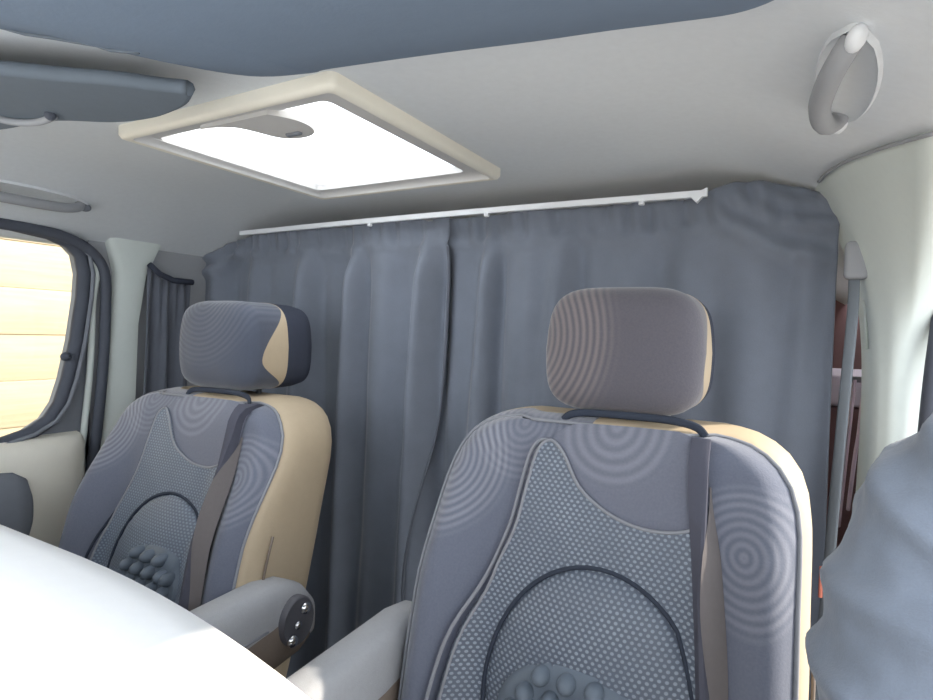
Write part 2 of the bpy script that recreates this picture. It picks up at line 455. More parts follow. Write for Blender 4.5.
# ------------------------------------------------------------------ roof hatch
h = thing('roof_hatch', 'cream framed square roof hatch with bright white pane and grey latch tongue', 'roof hatch', (-.746,.783,ZC))
ox, oy = -.746, .783
def rr(x0,x1,y0,y1,r,z,n=6):
    out = []
    for cx, cy, a in ((x1-r,y1-r,0),(x0+r,y1-r,90),(x0+r,y0+r,180),(x1-r,y0+r,270)):
        for k in range(n+1):
            q = math.radians(a+90*k/n); out.append((cx+r*math.cos(q)-ox, cy+r*math.sin(q)-oy, z-ZC))
    return out
bm = bmesh.new()
o_ = (-.980,-.512,.545,1.020)
def ins(d): return (o_[0]+d, o_[1]-d, o_[2]+d, o_[3]-d)
rings = [rr(*o_,.012,ZC+.002), rr(*o_,.012,ZC-.014), rr(*ins(.003),.011,ZC-.019), rr(*ins(.010),.010,ZC-.021), rr(*ins(.016),.010,ZC-.019)]
loft(bm, rings, False, False); link('outer_frame', bm, M['cream'], h, sharp=50)
bm = bmesh.new()
rings = [rr(*ins(.016),.010,ZC-.019), rr(*ins(.020),.010,ZC-.013), rr(*ins(.030),.010,ZC-.010), rr(-.950,-.572,.598,.980,.014,ZC-.008), rr(-.948,-.574,.600,.978,.014,ZC+.03), rr(*ins(.012),.01,ZC+.03)]
loft(bm, rings, False, False); link('inner_frame', bm, M['cream_grey'], h, sharp=50)
bm = bmesh.new()
loft(bm, [rr(-.962,-.53,.563,1.002,.012,ZC+.004), rr(-.962,-.53,.563,1.002,.012,ZC+.009)])
link('pane', bm, M['acrylic'], h, sharp=40)
# tongue: rounded tab hanging from the front edge
tp = [(-.82,.585),(-.785,.592),(-.760,.606),(-.748,.632),(-.738,.662),(-.722,.677),(-.695,.682),(-.668,.674),(-.652,.652),(-.650,.625),(-.660,.602),(-.672,.585)]
tp = [(p.x,p.y) for p in catmull([(a,b,0) for a,b in tp], 3)]
shell('latch_tongue', tp, lambda x,y: (x-ox,y-oy,-.016), lambda x,y: (x-ox,y-oy,-.004), M['cream_grey'], h, (), .02)
bm = bmesh.new(); box_bm(bm, -.712-ox,-.682-ox,.655-oy,.665-oy,-.020,-.014,.003); link('finger_ridge', bm, M['mid_trim'], h, sharp=40)

# ------------------------------------------------------------------ sun visor, grab handles
v = thing('sun_visor', 'dark grey rounded sun visor under the roof left of the hatch', 'sun visor', (-.75,.36,1.530))
vp = [(-0.641, 0.439), (-0.666, 0.417), (-0.694, 0.388), (-0.746, 0.349), (-0.793, 0.31), (-0.89, 0.252), (-1.114, 0.173), (-1.181, 0.24), (-1.114, 0.364), (-1.023, 0.395), (-0.957, 0.404), (-0.887, 0.416), (-0.821, 0.453), (-0.767, 0.464), (-0.725, 0.463), (-0.677, 0.455)]
vp = [(p.x,p.y) for p in catmull([(a,b,0) for a,b in vp+vp[:1]], 4)][:-1]
def vz(x,y): return 1.5-1.5
shell('visor_pad', vp, lambda x,y: (x+.75,y-.36,-.008), lambda x,y: (x+.75,y-.36,.010), M['visor'], v, (), .04)
bm = bmesh.new(); tube(bm, [(x+.75,y-.36,.001) for x,y in vp]+[(vp[0][0]+.75,vp[0][1]-.36,.001)], .009, 8)
link('edge_roll', bm, M['visor'], v)
bm = bmesh.new(); bmesh.ops.create_uvsphere(bm, u_segments=14, v_segments=10, radius=.007)
bmesh.ops.translate(bm, verts=bm.verts, vec=(-.80*1.12+.78,.355*1.12-.36,-.010)); link('pivot_screw', bm, M['rubber'], v)
bm = bmesh.new(); tube(bm, catmull([(-.12,.045,-.008),(-.16,.04,-.012),(-.19,.02,-.012),(-.20,-.02,-.008)],6), .005, 8); link('pull_tab', bm, M['grey_trim'], v)

def grab_handle(label, x, sgn, y0, y1):
    zc = zceil(x); t = thing('grab_handle', label, 'grab handle', (x,(y0+y1)/2,zc), 'grab handles at the roof edges')
    L = (y1-y0)/2; slope = -.115*2*((abs(x-XC)-.48)/(HW-.48))/(HW-.48)*sgn
    def S(a, y, d):      # a across the roof slope, y along it, d down from it
        n = Vector((slope,0,-1)).normalized(); tx = Vector((1,0,slope)).normalized()
        return tx*a + Vector((0,y,0)) + n*d
    bm = bmesh.new()
    ring = [(.030*c*(1 if abs(s)<.8 else .8), (L+.02)*s) for c, s in ((math.cos(q), math.sin(q)) for q in [2*math.pi*k/28 for k in range(28)])]
    loft(bm, [[S(a,y,-.004) for a,y in ring],[S(a,y,.003) for a,y in ring],[S(a*.93,y*.98,.006) for a,y in ring],[S(a*.8,y*.93,.003) for a,y in ring]])
    link('mounting_plate', bm, M['ceiling'], t, sharp=50)
    bm = bmesh.new()
    tube(bm, catmull([S(0,-L,.004),S(-.003*sgn,-L+.008,.016),S(-.008*sgn,-L*.6,.027),S(-.012*sgn,0,.031),S(-.008*sgn,L*.6,.027),S(-.003*sgn,L-.008,.016),S(0,L,.004)],6), .0105, 10)
    link('grip', bm, M['grey_trim'], t)
    for s in (-1, 1):
        bm = bmesh.new(); bmesh.ops.create_uvsphere(bm, u_segments=14, v_segments=10, radius=.012)
        for q in bm.verts: q.co = S(q.co.x*.65-.001*sgn+.004*sgn, q.co.y*1.3+s*(L+.010), q.co.z*.9+.008)
        link('end_cap', bm, M['white'] if sgn > 0 else M['mid_trim'], t)  # white caps paint in the highlights at the sunny handle's ends
    return t
grab_handle('grey grab handle with two highlights painted as white end caps at the sunny top corner', .032, 1, .600, .800)
grab_handle('dark grab handle along the roof edge above the side window', -1.425, -1, .48, .715)

# ------------------------------------------------------------------ seats
OUT = [(.50,.226),(.60,.233),(.70,.238),(.80,.241),(.88,.241),(.94,.240),(.98,.240),(1.02,.240),(1.05,.236),(1.075,.228),(1.095,.215),(1.108,.200),(1.117,.182),(1.122,.163),(1.125,.140)]
SY = .62                                                  # seat origin in y
def smooth_out(z):                                        # half width of the fabric front
    return interp(OUT, z)
def yfront(x, z):
    w = smooth_out(min(z,1.125)); s = min(1, abs(x)/w)
    y = .160 + (min(z,1.13)-1.08)*.25
    y -= .055*ss(.12,.225,abs(x))*ss(1.10,.88,z)
    y += .030*max(0,(s-.86)/.14)**2
    y += .016*ss(1.09,1.135,z)
    return y
def norm_front(x, z, d=.004):
    a = (yfront(x+d,z)-yfront(x-d,z))/(2*d); b = (yfront(x,z+d)-yfront(x,z-d))/(2*d)
    return Vector((a,-1,b)).normalized()
def on_seat(x, z, off):
    p = Vector((x, yfront(x,z), z)); w = smooth_out(min(z,1.125))
    return p + norm_front(max(-w*.86,min(w*.86,x)), min(z,1.08))*off

def superarc(n, e=2/4.2, cache={}):
    if n in cache: return cache[n]
    P = []
    for i in range(4001):
        q = 2*math.pi*i/4000; c, s = math.cos(q), math.sin(q)
        P.append((math.copysign(abs(c)**e, c), math.copysign(abs(s)**e, s)))
    L = [0]
    for a, b in zip(P, P[1:]): L.append(L[-1]+math.hypot(b[0]-a[0], b[1]-a[1]))
    out = []; j = 0
    for k in range(n):
        t = L[-1]*k/n
        while L[j+1] < t: j += 1
        u = (t-L[j])/max(1e-9, L[j+1]-L[j]); out.append((P[j][0]+(P[j+1][0]-P[j][0])*u, P[j][1]+(P[j+1][1]-P[j][1])*u))
    cache[n] = out; return out
def make_seat(label, xc, arm, head_mat, dz=0):
    t = thing('captain_seat', label, 'car seat', (xc, SY, 0), 'swivel captain seats in the cab')
    uv = lambda c: (c.x, c.z)
    # fabric front
    bm = bmesh.new(); rows = []
    zs = [.50+.025*i for i in range(24)] + [1.086,1.095,1.102,1.108,1.113,1.117,1.120,1.1225,1.125]
    for z in zs:
        w = smooth_out(z); rows.append([bm.verts.new((s*w, yfront(s*w*.9999,z), z)) for s in [-1+2*k/48 for k in range(49)]])
    for a, b in zip(rows, rows[1:]):
        for i in range(48): bm.faces.new((a[i],a[i+1],b[i+1],b[i]))
    back = link('backrest', bm, M['rings_back'], t, True, uv)
    # outline (left bottom -> top -> right bottom)
    outl = [(-smooth_out(z), z) for z in zs] + [(x,1.125) for x in (-.11,-.06,-.02,.02,.06,.11)] + [(smooth_out(z), z) for z in reversed(zs)]
    def off(d):
        r = []
        for i, (x, z) in enumerate(outl):
            a = Vector(outl[max(i-1,0)]); b = Vector(outl[min(i+1,len(outl)-1)]); tt = (b-a).normalized(); n = Vector((-tt.y, tt.x))
            r.append((x+n.x*d*.8, z+n.y*d*.45))
        return r
    yb = [yfront(x*.9999,z) for x, z in outl]
    def ring(d, dy, back=0): 
        rr_ = off(d); res = []
        for (x,z), y, (x0,z0) in zip(rr_, yb, outl):
            yr = .160+(z0-1.08)*.25 + .152
            res.append((x, (y+dy)*(1-back)+(yr+dy)*back, z))
        return res
    def part_of(rs, test):
        ids = [i for i,(x,z) in enumerate(outl) if test(x,z)]
        return [r_[ids[0]:ids[-1]+1] for r_ in rs]
    full = [ring(0,0), ring(.006,.004), ring(.013,.016), ring(.018,.04), ring(.018,-.03,1), ring(.012,-.008,1), ring(.002,.0,1)]
    bm = bmesh.new(); loft(bm, part_of(full, lambda x,z: x >= -.021 and z > 0 and outl.index((x,z)) >= len(zs)), False, False, closed=False)
    link('side_panel', bm, M['beige'], t)
    bm = bmesh.new(); loft(bm, part_of(full[:4], lambda x,z: outl.index((x,z)) <= len(zs)+2), False, False, closed=False)
    link('edge_fold', bm, M['rings_back'], t, True, uv)
    bm = bmesh.new(); loft(bm, part_of(full[3:], lambda x,z: outl.index((x,z)) <= len(zs)+2), False, False, closed=False)
    link('side_panel', bm, M['beige'], t)
    bm = bmesh.new()
    loft(bm, [ring(.002,0,1), ring(-.03,.012,1), ring(-.06,.014,1)], False, False, closed=False)
    R = ring(-.06,.014,1); vs = [bm.verts.new(p) for p in R]; bm.faces.new(vs)
    bmesh.ops.remove_doubles(bm, verts=bm.verts, dist=.0005)
    link('back_shell', bm, M['dark'], t, sharp=60)
    bm = bmesh.new(); tube(bm, [(x,y-.001,z) for x,y,z in ring(.002,0)], .0028, 6); link('piping', bm, M['mat_stitch'], t)
    # vertical closing seam on the outer side panel
    for s in (1,-1):
        bm = bmesh.new(); pts = [(s*(smooth_out(z)+.0185), yfront(smooth_out(z)*.99,z)+.048, z) for z in [.55+.04*i for i in range(10)]]
        tube(bm, pts, .0022, 6); link('seam', bm, M['armrest_side'], t)
    # headrest
    hx, hz, hy = .004, 1.2325, .205
    hwid, hhei = .116, .0925
    def hring(sc, y, yfun=None, n=96, sz=None):
        out = []; ar = superarc(n)
        for k in range(n):
            X, Z = ar[k]
            wv = hwid*(1-.07*max(0,Z)-.02*max(0,-Z))
            yy = y if yfun is None else yfun(X, Z)
            out.append((hx+wv*X*sc, hy+yy-SY*0, hz+hhei*Z*(sz or sc)))
        return out
    def ybound(X, Z):
        side = ss(.72,1.0,abs(X))*(1-ss(0,1.0,abs(Z+.3)/(1.3 if Z > -.3 else .68))*.98)
        return .098-.066*side
    grp = thing_part('headrest', t)
    bm = bmesh.new()
    front = [hring(.05,-.006), hring(.35,-.005), hring(.65,-.001), hring(.85,.006), hring(.94,.014), hring(.985,.024), hring(1.0,.030), hring(1.0,0,ybound)]
    loft(bm, front, True, False)
    link('headrest_pad', bm, head_mat, grp, True, uv)
    bm = bmesh.new(); loft(bm, [hring(1.0,0,ybound), hring(1.004,.099)], False, False); link('side_insert', bm, M['beige'], grp)
    bm = bmesh.new(); loft(bm, [hring(1.004,.099), hring(.99,.150), hring(.95,.172), hring(.82,.184), hring(.4,.188), hring(.05,.188)], False, True)
    link('headrest_cover', bm, M['dark'], grp)
    for s in (-1,1):
        bm = bmesh.new(); tube(bm, [(hx+s*.06,hy+.075,1.06),(hx+s*.06,hy+.075,1.16)], .006, 10); link('post', bm, M['steel'], t)
    # cushion and pedestal
    bm = bmesh.new(); rings = []
    for y, k, zt in ((-.36,.86,.44),(-.385,.94,.47),(-.37,.98,.505),(-.30,1,.525),(-.1,1,.515),(.08,1,.505),(.13,.98,.49)):
        rings.append([(.255*k*X, y, zt-.07+.07*Z) for X, Z in [(math.copysign(abs(math.cos(q))**.45,math.cos(q)), math.copysign(abs(math.sin(q))**.45,math.sin(q))) for q in [2*math.pi*i/32 for i in range(32)]]])
    loft(bm, rings); link('cushion', bm, M['rings_back'], t, True, lambda c: (c.x, c.y))
    box('pedestal', (-.2,.2,-.25,.16,0,.385), M['knob_dark'], t, .02)
    # inner armrest (arm = +1 on the +x side, -1 on the -x side)
    a = thing_part('armrest', t)
    ax = arm*(.288 if arm < 0 else .268); 
    def sec(y, zc, hh, hw_, n=24):
        return [(ax+hw_*math.copysign(abs(math.cos(q))**.6,math.cos(q)), y, zc+hh*math.copysign(abs(math.sin(q))**.6,math.sin(q))) for q in [2*math.pi*i/n for i in range(n)]]
    ze = .757+dz
    bm = bmesh.new()
    loft(bm, [sec(-.30,ze-.02,.012,.018), sec(-.285,ze-.015,.035,.028), sec(-.25,ze-.005,.048,.033), sec(-.10,ze+.004,.054,.035), sec(.03,ze+.004,.060,.036), sec(.10,ze+.002,.066,.036), sec(.145,ze-.002,.064,.035), sec(.180,ze-.01,.054,.033), sec(.205,ze-.022,.036,.028), sec(.215,ze-.03,.014,.018)])
    link('arm_pad', bm, M['armrest'], a)
    bm = bmesh.new()
    loft(bm, [sec(-.24,ze-.045,.022,.0345), sec(-.10,ze-.045,.032,.0375), sec(.03,ze-.04,.045,.038), sec(.11,ze-.03,.052,.038), sec(.165,ze-.03,.045,.0365), sec(.19,ze-.035,.028,.031)])
    link('arm_side', bm, M['armrest_side'], a)
    bm = bmesh.new(); tube(bm, [(ax+arm*.0365, y, ze-.012+.012*ss(-.1,.1,y)) for y in [-.24+.03*k for k in range(12)]], .002, 6); link('seam', bm, M['mat_stitch'], a)
    # pivot disc with the two bright adjuster knobs
    dface = ax+arm*.036
    bm = bmesh.new()
    def disc(x, r): return [(x, .148+r*math.cos(q), ze-.004+r*1.15*math.sin(q)) for q in [2*math.pi*i/28 for i in range(28)]]
    loft(bm, [disc(dface-arm*.004,.037), disc(dface+arm*.006,.037), disc(dface+arm*.010,.034), disc(dface+arm*.008,.027), disc(dface+arm*.009,.006)])
    dsc = link('pivot_disc', bm, M['knob_dark'], a, sharp=50)
    for (dy_, dz_) in ((.012,.019),(-.004,-.004),(-.016,-.026)):
        bm = bmesh.new(); bmesh.ops.create_uvsphere(bm, u_segments=16, v_segments=12, radius=.0115 if dz_ != -.004 else .008)
        for q in bm.verts: q.co = Vector((dface+arm*.011+q.co.x*.7, .148+dy_+q.co.y*1.0, ze-.004+dz_+q.co.z*.9))
        link('adjuster_knob', bm, M['chrome'], dsc)
    bm = bmesh.new(); tube(bm, [(arm*.25,.13,ze-.03),(ax,.13,ze-.03)], .016, 14); link('pivot_pin', bm, M['knob_dark'], a)
    return t

def thing_part(name, parent):
    o = bpy.data.objects.new(name, None); COL.objects.link(o); o.parent = parent; o.empty_display_size = .03
    return o

XA, XB = -.230, -1.040
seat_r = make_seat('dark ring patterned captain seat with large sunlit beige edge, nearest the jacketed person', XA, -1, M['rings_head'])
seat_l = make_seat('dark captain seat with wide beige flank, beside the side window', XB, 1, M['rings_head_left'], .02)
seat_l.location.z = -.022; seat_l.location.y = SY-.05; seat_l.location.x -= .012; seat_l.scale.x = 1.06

# ------------------------------------------------------------------ seat mats (massage covers)
def make_mat(label, xc, sx, mesh, dz=0, kx=1.0):
    t = thing('seat_mat', label, 'seat cover', (xc, SY+(-.05 if dz else 0), dz), 'ventilated mats strapped to the seats')
    uv = lambda c: (c.x, c.z)
    wx = lambda x: x*kx if x > 0 else x
    left = catmull([(-.185,.50,0),(-.184,.60,0),(-.182,.70,0),(-.176,.78,0),(-.163,.845,0),(-.130,.91,0),(-.103,.975,0),(-.092,1.04,0),(-.083,1.085,0),(-.066,1.100,0),(-.045,1.085,0),(-.018,1.045,0),(.02,1.020,0),(.06,1.008,0),(.100,1.008,0),(.135,1.018,0)], 4)
    left = [Vector((wx(p.x), p.y, 0)) for p in left]
    right = [(.135,1.018),(.148,.95),(.160,.88),(.168,.80),(.174,.70),(.178,.60),(.18,.50)]
    poly = [(p.x+sx, p.y) for p in left] + [(wx(x)+sx, z) for x, z in right[1:]]
    poly = resample(poly, .015)
    ocx, orx = .022+.07*(kx-1), .140*(kx*.5+.5)
    OV = [(ocx+sx+orx*math.cos(q), .785+.165*math.sin(q)) for q in [2*math.pi*k/56 for k in range(56)]]
    def thick(x, z):      # quilted: falls towards the edge
        return .020
    shell('mesh_panel', poly, lambda x,z: on_seat(x,z,thick(x,z)), lambda x,z: on_seat(x,z,.001), mesh, t, [OV], .014, uv)
    # raised lumbar oval
    def oz(x, z):
        d = ((x-ocx-sx)/orx)**2+((z-.785)/.165)**2
        return .016+.026*max(0,1-d)**.6
    shell('lumbar_pad', OV, lambda x,z: on_seat(x,z,oz(x,z)), lambda x,z: on_seat(x,z,.002), mesh, t, (), .012, uv)
    bm = bmesh.new(); pts = [on_seat(x,z,.019) for x,z in OV]; tube(bm, pts+[pts[0]], .0032, 8); link('lumbar_binding', bm, M['mat_groove'], t)
    # rubber nub pad low on the lumbar
    ncx = .012 if kx == 1 else .045
    NZ = .772 if kx == 1 else .797
    NP = [(ncx+sx+.100*math.cos(q), NZ+.066*math.sin(q)) for q in [2*math.pi*k/40 for k in range(40)]]
    def npz(x, z):
        d = ((x-ncx-sx)/.100)**2+((z-NZ)/.066)**2
        return .036+.014*max(0,1-d)**.35
    nub = shell('nub_pad', NP, lambda x,z: on_seat(x,z,npz(x,z)), lambda x,z: on_seat(x,z,.02), M['mat_rubber'], t, (), .012)
    for j in range(5):
        for i in range(5):
            x = ncx+sx+(i-2+(.5 if j % 2 else 0)-.25)*.034; z = NZ+(j-2)*.0235
            if ((x-ncx-sx)/.092)**2+((z-NZ)/.058)**2 > .95: continue
            bm = bmesh.new(); bmesh.ops.create_uvsphere(bm, u_segments=14, v_segments=8, radius=.0115)
            c = on_seat(x,z,npz(x,z)+.001)
            for q in bm.verts: q.co = c + Vector((q.co.x, q.co.y*1.6, q.co.z))
            link('nub', bm, M['mat_rubber'], nub)
    # piping along the left and upper edge (a double welt)
    bm = bmesh.new(); tube(bm, [on_seat(p.x+sx,p.y,.020) for p in left], .0022, 6); link('piping', bm, M['mat_stitch'], t)
    bm = bmesh.new(); tube(bm, [on_seat(p.x+sx-.012*(1 if i < 38 else 0),p.y,.012) for i,p in enumerate(left[:38])], .0028, 6); link('welt', bm, M['mat_groove'] if sx else M['mat_stitch'], t)
    # collar with rings above the mesh
    col = [(p.x+sx, p.y) for p in left[36:]] + [(wx(.137)+sx,1.06),(wx(.136)+sx,1.10),(min(wx(.134),.150)+sx,1.118),(.10+sx,1.128),(.05+sx,1.128),(0+sx,1.127),(-.04+sx,1.124),(-.062+sx,1.112)]
    col = resample(col, .012)
    shell('collar', col, lambda x,z: on_seat(x,min(z,1.131),.015), lambda x,z: on_seat(x,min(z,1.131),.0005), M['rings_collar'], t, (), .014, lambda c: (c.x-sx, c.z))
    # strap: down the right side from the headrest, then the standing edge of the mat
    ed = [(.130,1.122),(.131,1.08),(.136,1.03),(.149,.95),(.161,.88),(.169,.80),(.175,.70),(.179,.60),(.181,.50)]
    ed = [(wx(p.x)+sx,p.y) for p in catmull([(a,b,0) for a,b in ed],4)]
    bm = bmesh.new(); rings = []
    for i,(x,z) in enumerate(ed):
        k = ss(1.10,1.00,z); hw_ = .013-.007*ss(1.05,.90,z)
        p = on_seat(x-hw_,z,.022); q = on_seat(x+.006,z,.024+.006*k); r = on_seat(x+.010,z,.022+.006*k); r0 = on_seat(x+.009,z,.006); p0 = on_seat(x-hw_,z,.012)
        rings.append([p,q,r,r0,p0])
    loft(bm, rings); link('edge_strap', bm, M['strap'], t, sharp=50)
    bm = bmesh.new(); rings = []
    for x,z in ed:
        if z > 1.07: continue
        k = ss(1.07,.98,z)*(1-.6*ss(.95,.80,z))
        rings.append([on_seat(x+.0105,z,.029*k+.004), on_seat(x+.010+.004*k,z,.020*k+.004), on_seat(x+.012+.007*k,z,.001), on_seat(x+.0105,z,.001)])
    loft(bm, rings); link('edge_gusset', bm, M['mat_edge'], t, sharp=50)
    # strap round the headrest posts
    bm = bmesh.new()
    tube(bm, catmull([(-.066+sx,.196,1.128),(-.055+sx,.196,1.137),(-.03+sx,.200,1.141),(.05+sx,.202,1.142),(.09+sx,.200,1.141),(.118+sx,.196,1.136),(.130+sx,.190,1.126)],6), .005, 8, flat=(.003,.0055))
    link('top_strap', bm, M['mat_groove'], t)
    return t
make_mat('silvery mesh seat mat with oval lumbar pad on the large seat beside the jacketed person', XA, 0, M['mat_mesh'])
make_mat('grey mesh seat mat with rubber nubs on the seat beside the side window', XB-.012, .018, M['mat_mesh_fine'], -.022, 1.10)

# ------------------------------------------------------------------ curtains, rail
YC = 1.148
ridges = [(-1.50,.022,.026),(-1.34,.022,.026),(-1.145,.034,.024),(-.975,.050,.019),(-.875,.016,.03),(-.762,.052,.018),(-.612,.044,.019),(-.50,.014,.03),(-.440,.036,.022),(-.30,.016,.035),(-.19,.018,.03),(-.06,.014,.035),(.01,.016,.02)]
def ytop(x):
    return 1.14
def curtain_y(x, z):
    t = (1.45-z)
    lean = -.07*max(0,t)*.6
    y = YC + .010*math.sin(x*17+.7) + .006*math.sin(x*31+2.1+t*1.2)
    for i,(c, a, w) in enumerate(ridges):
        w2 = w*(1+.5*ss(0,.8,t)); a2 = a*ss(1.50,1.36,z)*(1-.15*ss(.3,.9,t))
        d = (x-(c+lean))/w2
        y -= a2*math.exp(-d*d) * (1.0 if d < 0 else 1.0)
        y += a2*.5*math.exp(-((d-1.9)/.9)**2)
    # gathered header: tight small puckers
    g = ss(1.445,1.475,z)
    y += g*(.004*math.sin(x*95+math.sin(x*21)*2)+.003*math.sin(x*170+z*40))
    y -= .009*math.exp(-((z-1.455-.006*math.sin(x*26))/.009)**2)
    y += .004*noise.noise(Vector((x*9, z*7, 1.3)))
    return y
def swag(x, z):
    # the loosely pinned corners at both ends of the rail: diagonal drags
    y = 0
    for (ax,az,bx,bz,a,w) in ((-.15,1.49,.045,1.395,.022,.016),(-.13,1.525,.05,1.455,.016,.014),(-.08,1.53,.05,1.50,.012,.012),(-1.40,1.49,-1.56,1.405,.020,.016),(-1.44,1.50,-1.60,1.46,.014,.013)):
        d = Vector((bx-ax,bz-az)); L = d.length; d /= L; r = Vector((x-ax,z-az)); s = r.dot(d)/L; n = r.x*-d.y+r.y*d.x
        n -= -.018*math.sin(math.pi*min(1,max(0,s)))*(1 if bx > ax else -1)
        y -= a*math.exp(-(n/w)**2)*ss(-.15,.2,s)*ss(1.2,.85,s)
    return y
def curtain(name, label, x0, x1, xr_bot, ztop, dy, mat, xl_bot=None):
    nx, nz = 170, 90
    bm = bmesh.new(); V = []
    for j in range(nz+1):
        r = []
        for i in range(nx+1):
            s = i/nx
            tz = j/nz; tz = tz**1.25
            xt = x0+(x1-x0)*s
            zt = min(ztop(xt), zceil(xt)-.006); z = zt - (zt-.03)*tz
            k = ss(1.3,.5,z)
            xr = x1+(xr_bot-x1)*ss(1.30,.60,z); xle = x0 if xl_bot is None else x0+(xl_bot-x0)*ss(1.30,.60,z)
            x = xle+(xr-xle)*s
            r.append(bm.verts.new((x, curtain_y(x,z)+swag(x,z)+dy, z)))
        V.append(r)
    for a, b in zip(V, V[1:]):
        for i in range(nx): bm.faces.new((a[i],a[i+1],b[i+1],b[i]))
    o = link(name, bm, mat)
    md = o.modifiers.new('thick','SOLIDIFY'); md.thickness = .002
    return o
zt_l = lambda x: interp([(-1.62,1.425),(-1.58,1.455),(-1.52,1.478),(-1.47,1.498),(-1.41,1.508),(-1.35,1.516),(-.5,1.519)], x)
zt_r = lambda x: interp([(-.8,1.519),(-.19,1.519),(-.15,1.526),(-.11,1.538),(-.06,1.536),(0,1.522),(.055,1.50)], x)
cl = tag(curtain('curtain', 'blue grey curtain hanging behind the seat beside the side window', -1.60, -.712, -.785, zt_l, 0, M['curtain']), 'blue grey curtain hanging behind the seat beside the side window', 'curtain', 'curtains closing off the cab')
ch = bmesh.new()
tube(ch, [(-.712-.073*ss(1.30,.60,z), curtain_y(-.712-.073*ss(1.30,.60,z),z)-.002, z) for z in [1.45-.03*k for k in range(45)]], .0035, 6)
link('hem', ch, M['curtain_dark'], cl)
cr = tag(curtain('curtain', '', -.80, .052, .056, zt_r, .022, M['curtain'], -.80), 'grey curtain hanging behind the large seat, its free edge beside the pale pillar', 'curtain', 'curtains closing off the cab')
# short dark side curtain against the left wall, behind the pillar
bm = bmesh.new(); V = []
for j in range(31):
    z0 = j/30; r = []
    for i in range(25):
        s = i/24; y = .935+.125*s - .05*z0*(1-s)
        zt = 1.405-.035*ss(0,.35,s)+.01*s; z = zt-(zt-.1)*z0
        x = XL+.030+.012*math.sin(s*15+z*2)*ss(1.42,1.2,z)+.006*math.sin(s*33)
        r.append(bm.verts.new((x,y,z)))
    V.append(r)
for a,b in zip(V,V[1:]):
    for i in range(24): bm.faces.new((a[i],a[i+1],b[i+1],b[i]))
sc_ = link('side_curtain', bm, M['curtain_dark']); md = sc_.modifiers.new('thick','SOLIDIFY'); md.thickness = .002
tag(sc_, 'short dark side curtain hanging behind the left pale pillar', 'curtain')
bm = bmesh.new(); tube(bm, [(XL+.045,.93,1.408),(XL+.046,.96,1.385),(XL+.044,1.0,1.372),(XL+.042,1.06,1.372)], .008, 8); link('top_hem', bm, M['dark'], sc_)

YR = 1.098
rl = thing('curtain_rail', 'thin white curtain rail under the roof above the curtains', 'curtain rail', (-.74,YR,1.51))
def rz(x): return 1.5085 + .0035*math.sin((x+1.356)/1.207*math.pi)
bm = bmesh.new(); rings = []
for k in range(41):
    x = -1.356+1.207*k/40; z = rz(x); y = YR
    rings.append([(x+.74,y-YR-.004,z-1.51-.0055),(x+.74,y-YR-.005,z-1.51+.0055),(x+.74,y-YR+.005,z-1.51+.0055),(x+.74,y-YR+.005,z-1.51-.0055)])
loft(bm, rings); link('track', bm, M['white'], rl, sharp=40)
for x in (-.585,-.262,-.90):
    bm = bmesh.new(); box_bm(bm, x+.74-.005,x+.74+.005,-.006,.004,rz(x)-1.51-.013,rz(x)-1.51-.005,.002); link('glider', bm, M['white'], rl, sharp=40)
bm = bmesh.new(); 
p = [(-.175,-.006),(-.149,-.006),(-.149,.006),(-.165,-.018)]
loft(bm, [[(-.178+.74,-.006,-.005),(-.149+.74,-.006,.008),(-.149+.74,-.006,.002),(-.166+.74,-.006,-.017)],[(-.178+.74,.006,-.005),(-.149+.74,.006,.008),(-.149+.74,.006,.002),(-.166+.74,.006,-.017)]]); link('end_stop', bm, M['white'], rl, sharp=40)
for x in (-1.3,-.75,-.2):
    bm = bmesh.new(); box_bm(bm, x+.74-.006,x+.74+.006,.003,.035,-.003,.004,0); link('bracket', bm, M['grey_trim'], rl, sharp=40)

# ------------------------------------------------------------------ belt, things seen through the gap at the right
b = thing('seat_belt', 'grey seat belt strap hanging in the gap beside the pale pillar', 'seat belt', (.07,1.10,1.4))
bm = bmesh.new(); tube(bm, catmull([(.073-.07,1.125-1.10,1.385-1.4),(.072-.07,-.0,1.30-1.4),(.066-.07,-.0,1.15-1.4),(.060-.07,-.003,1.0-1.4),(.055-.07,-.006,.85-1.4),(.045-.07,-.02,.62-1.4),(.04-.07,-.04,.35-1.4)],5), .01, 10, flat=(.002,.0085), up=(.9,-.4,0)); link('strap', bm, M['belt'], b)
bm = bmesh.new(); box_bm(bm, -.012,.022,-.005,.025,-.045,.015,.008); link('top_anchor', bm, M['grey_trim'], b, sharp=40)
bm = bmesh.new(); tube(bm, [(.020,.04,-.075),(.0255,.04,-.155)], .0028, 8); link('pale_strip', bm, M['pale_trim'], b)  # thin pale strip just below the top anchor
for s in (-1,1):
    bm = bmesh.new(); box_bm(bm, -.0135+s*.010-.003,-.0135+s*.010+.003,-.014,-.006,-.555,-.505,.002); link('buckle_edge', bm, M['belt_red'], b, sharp=40)

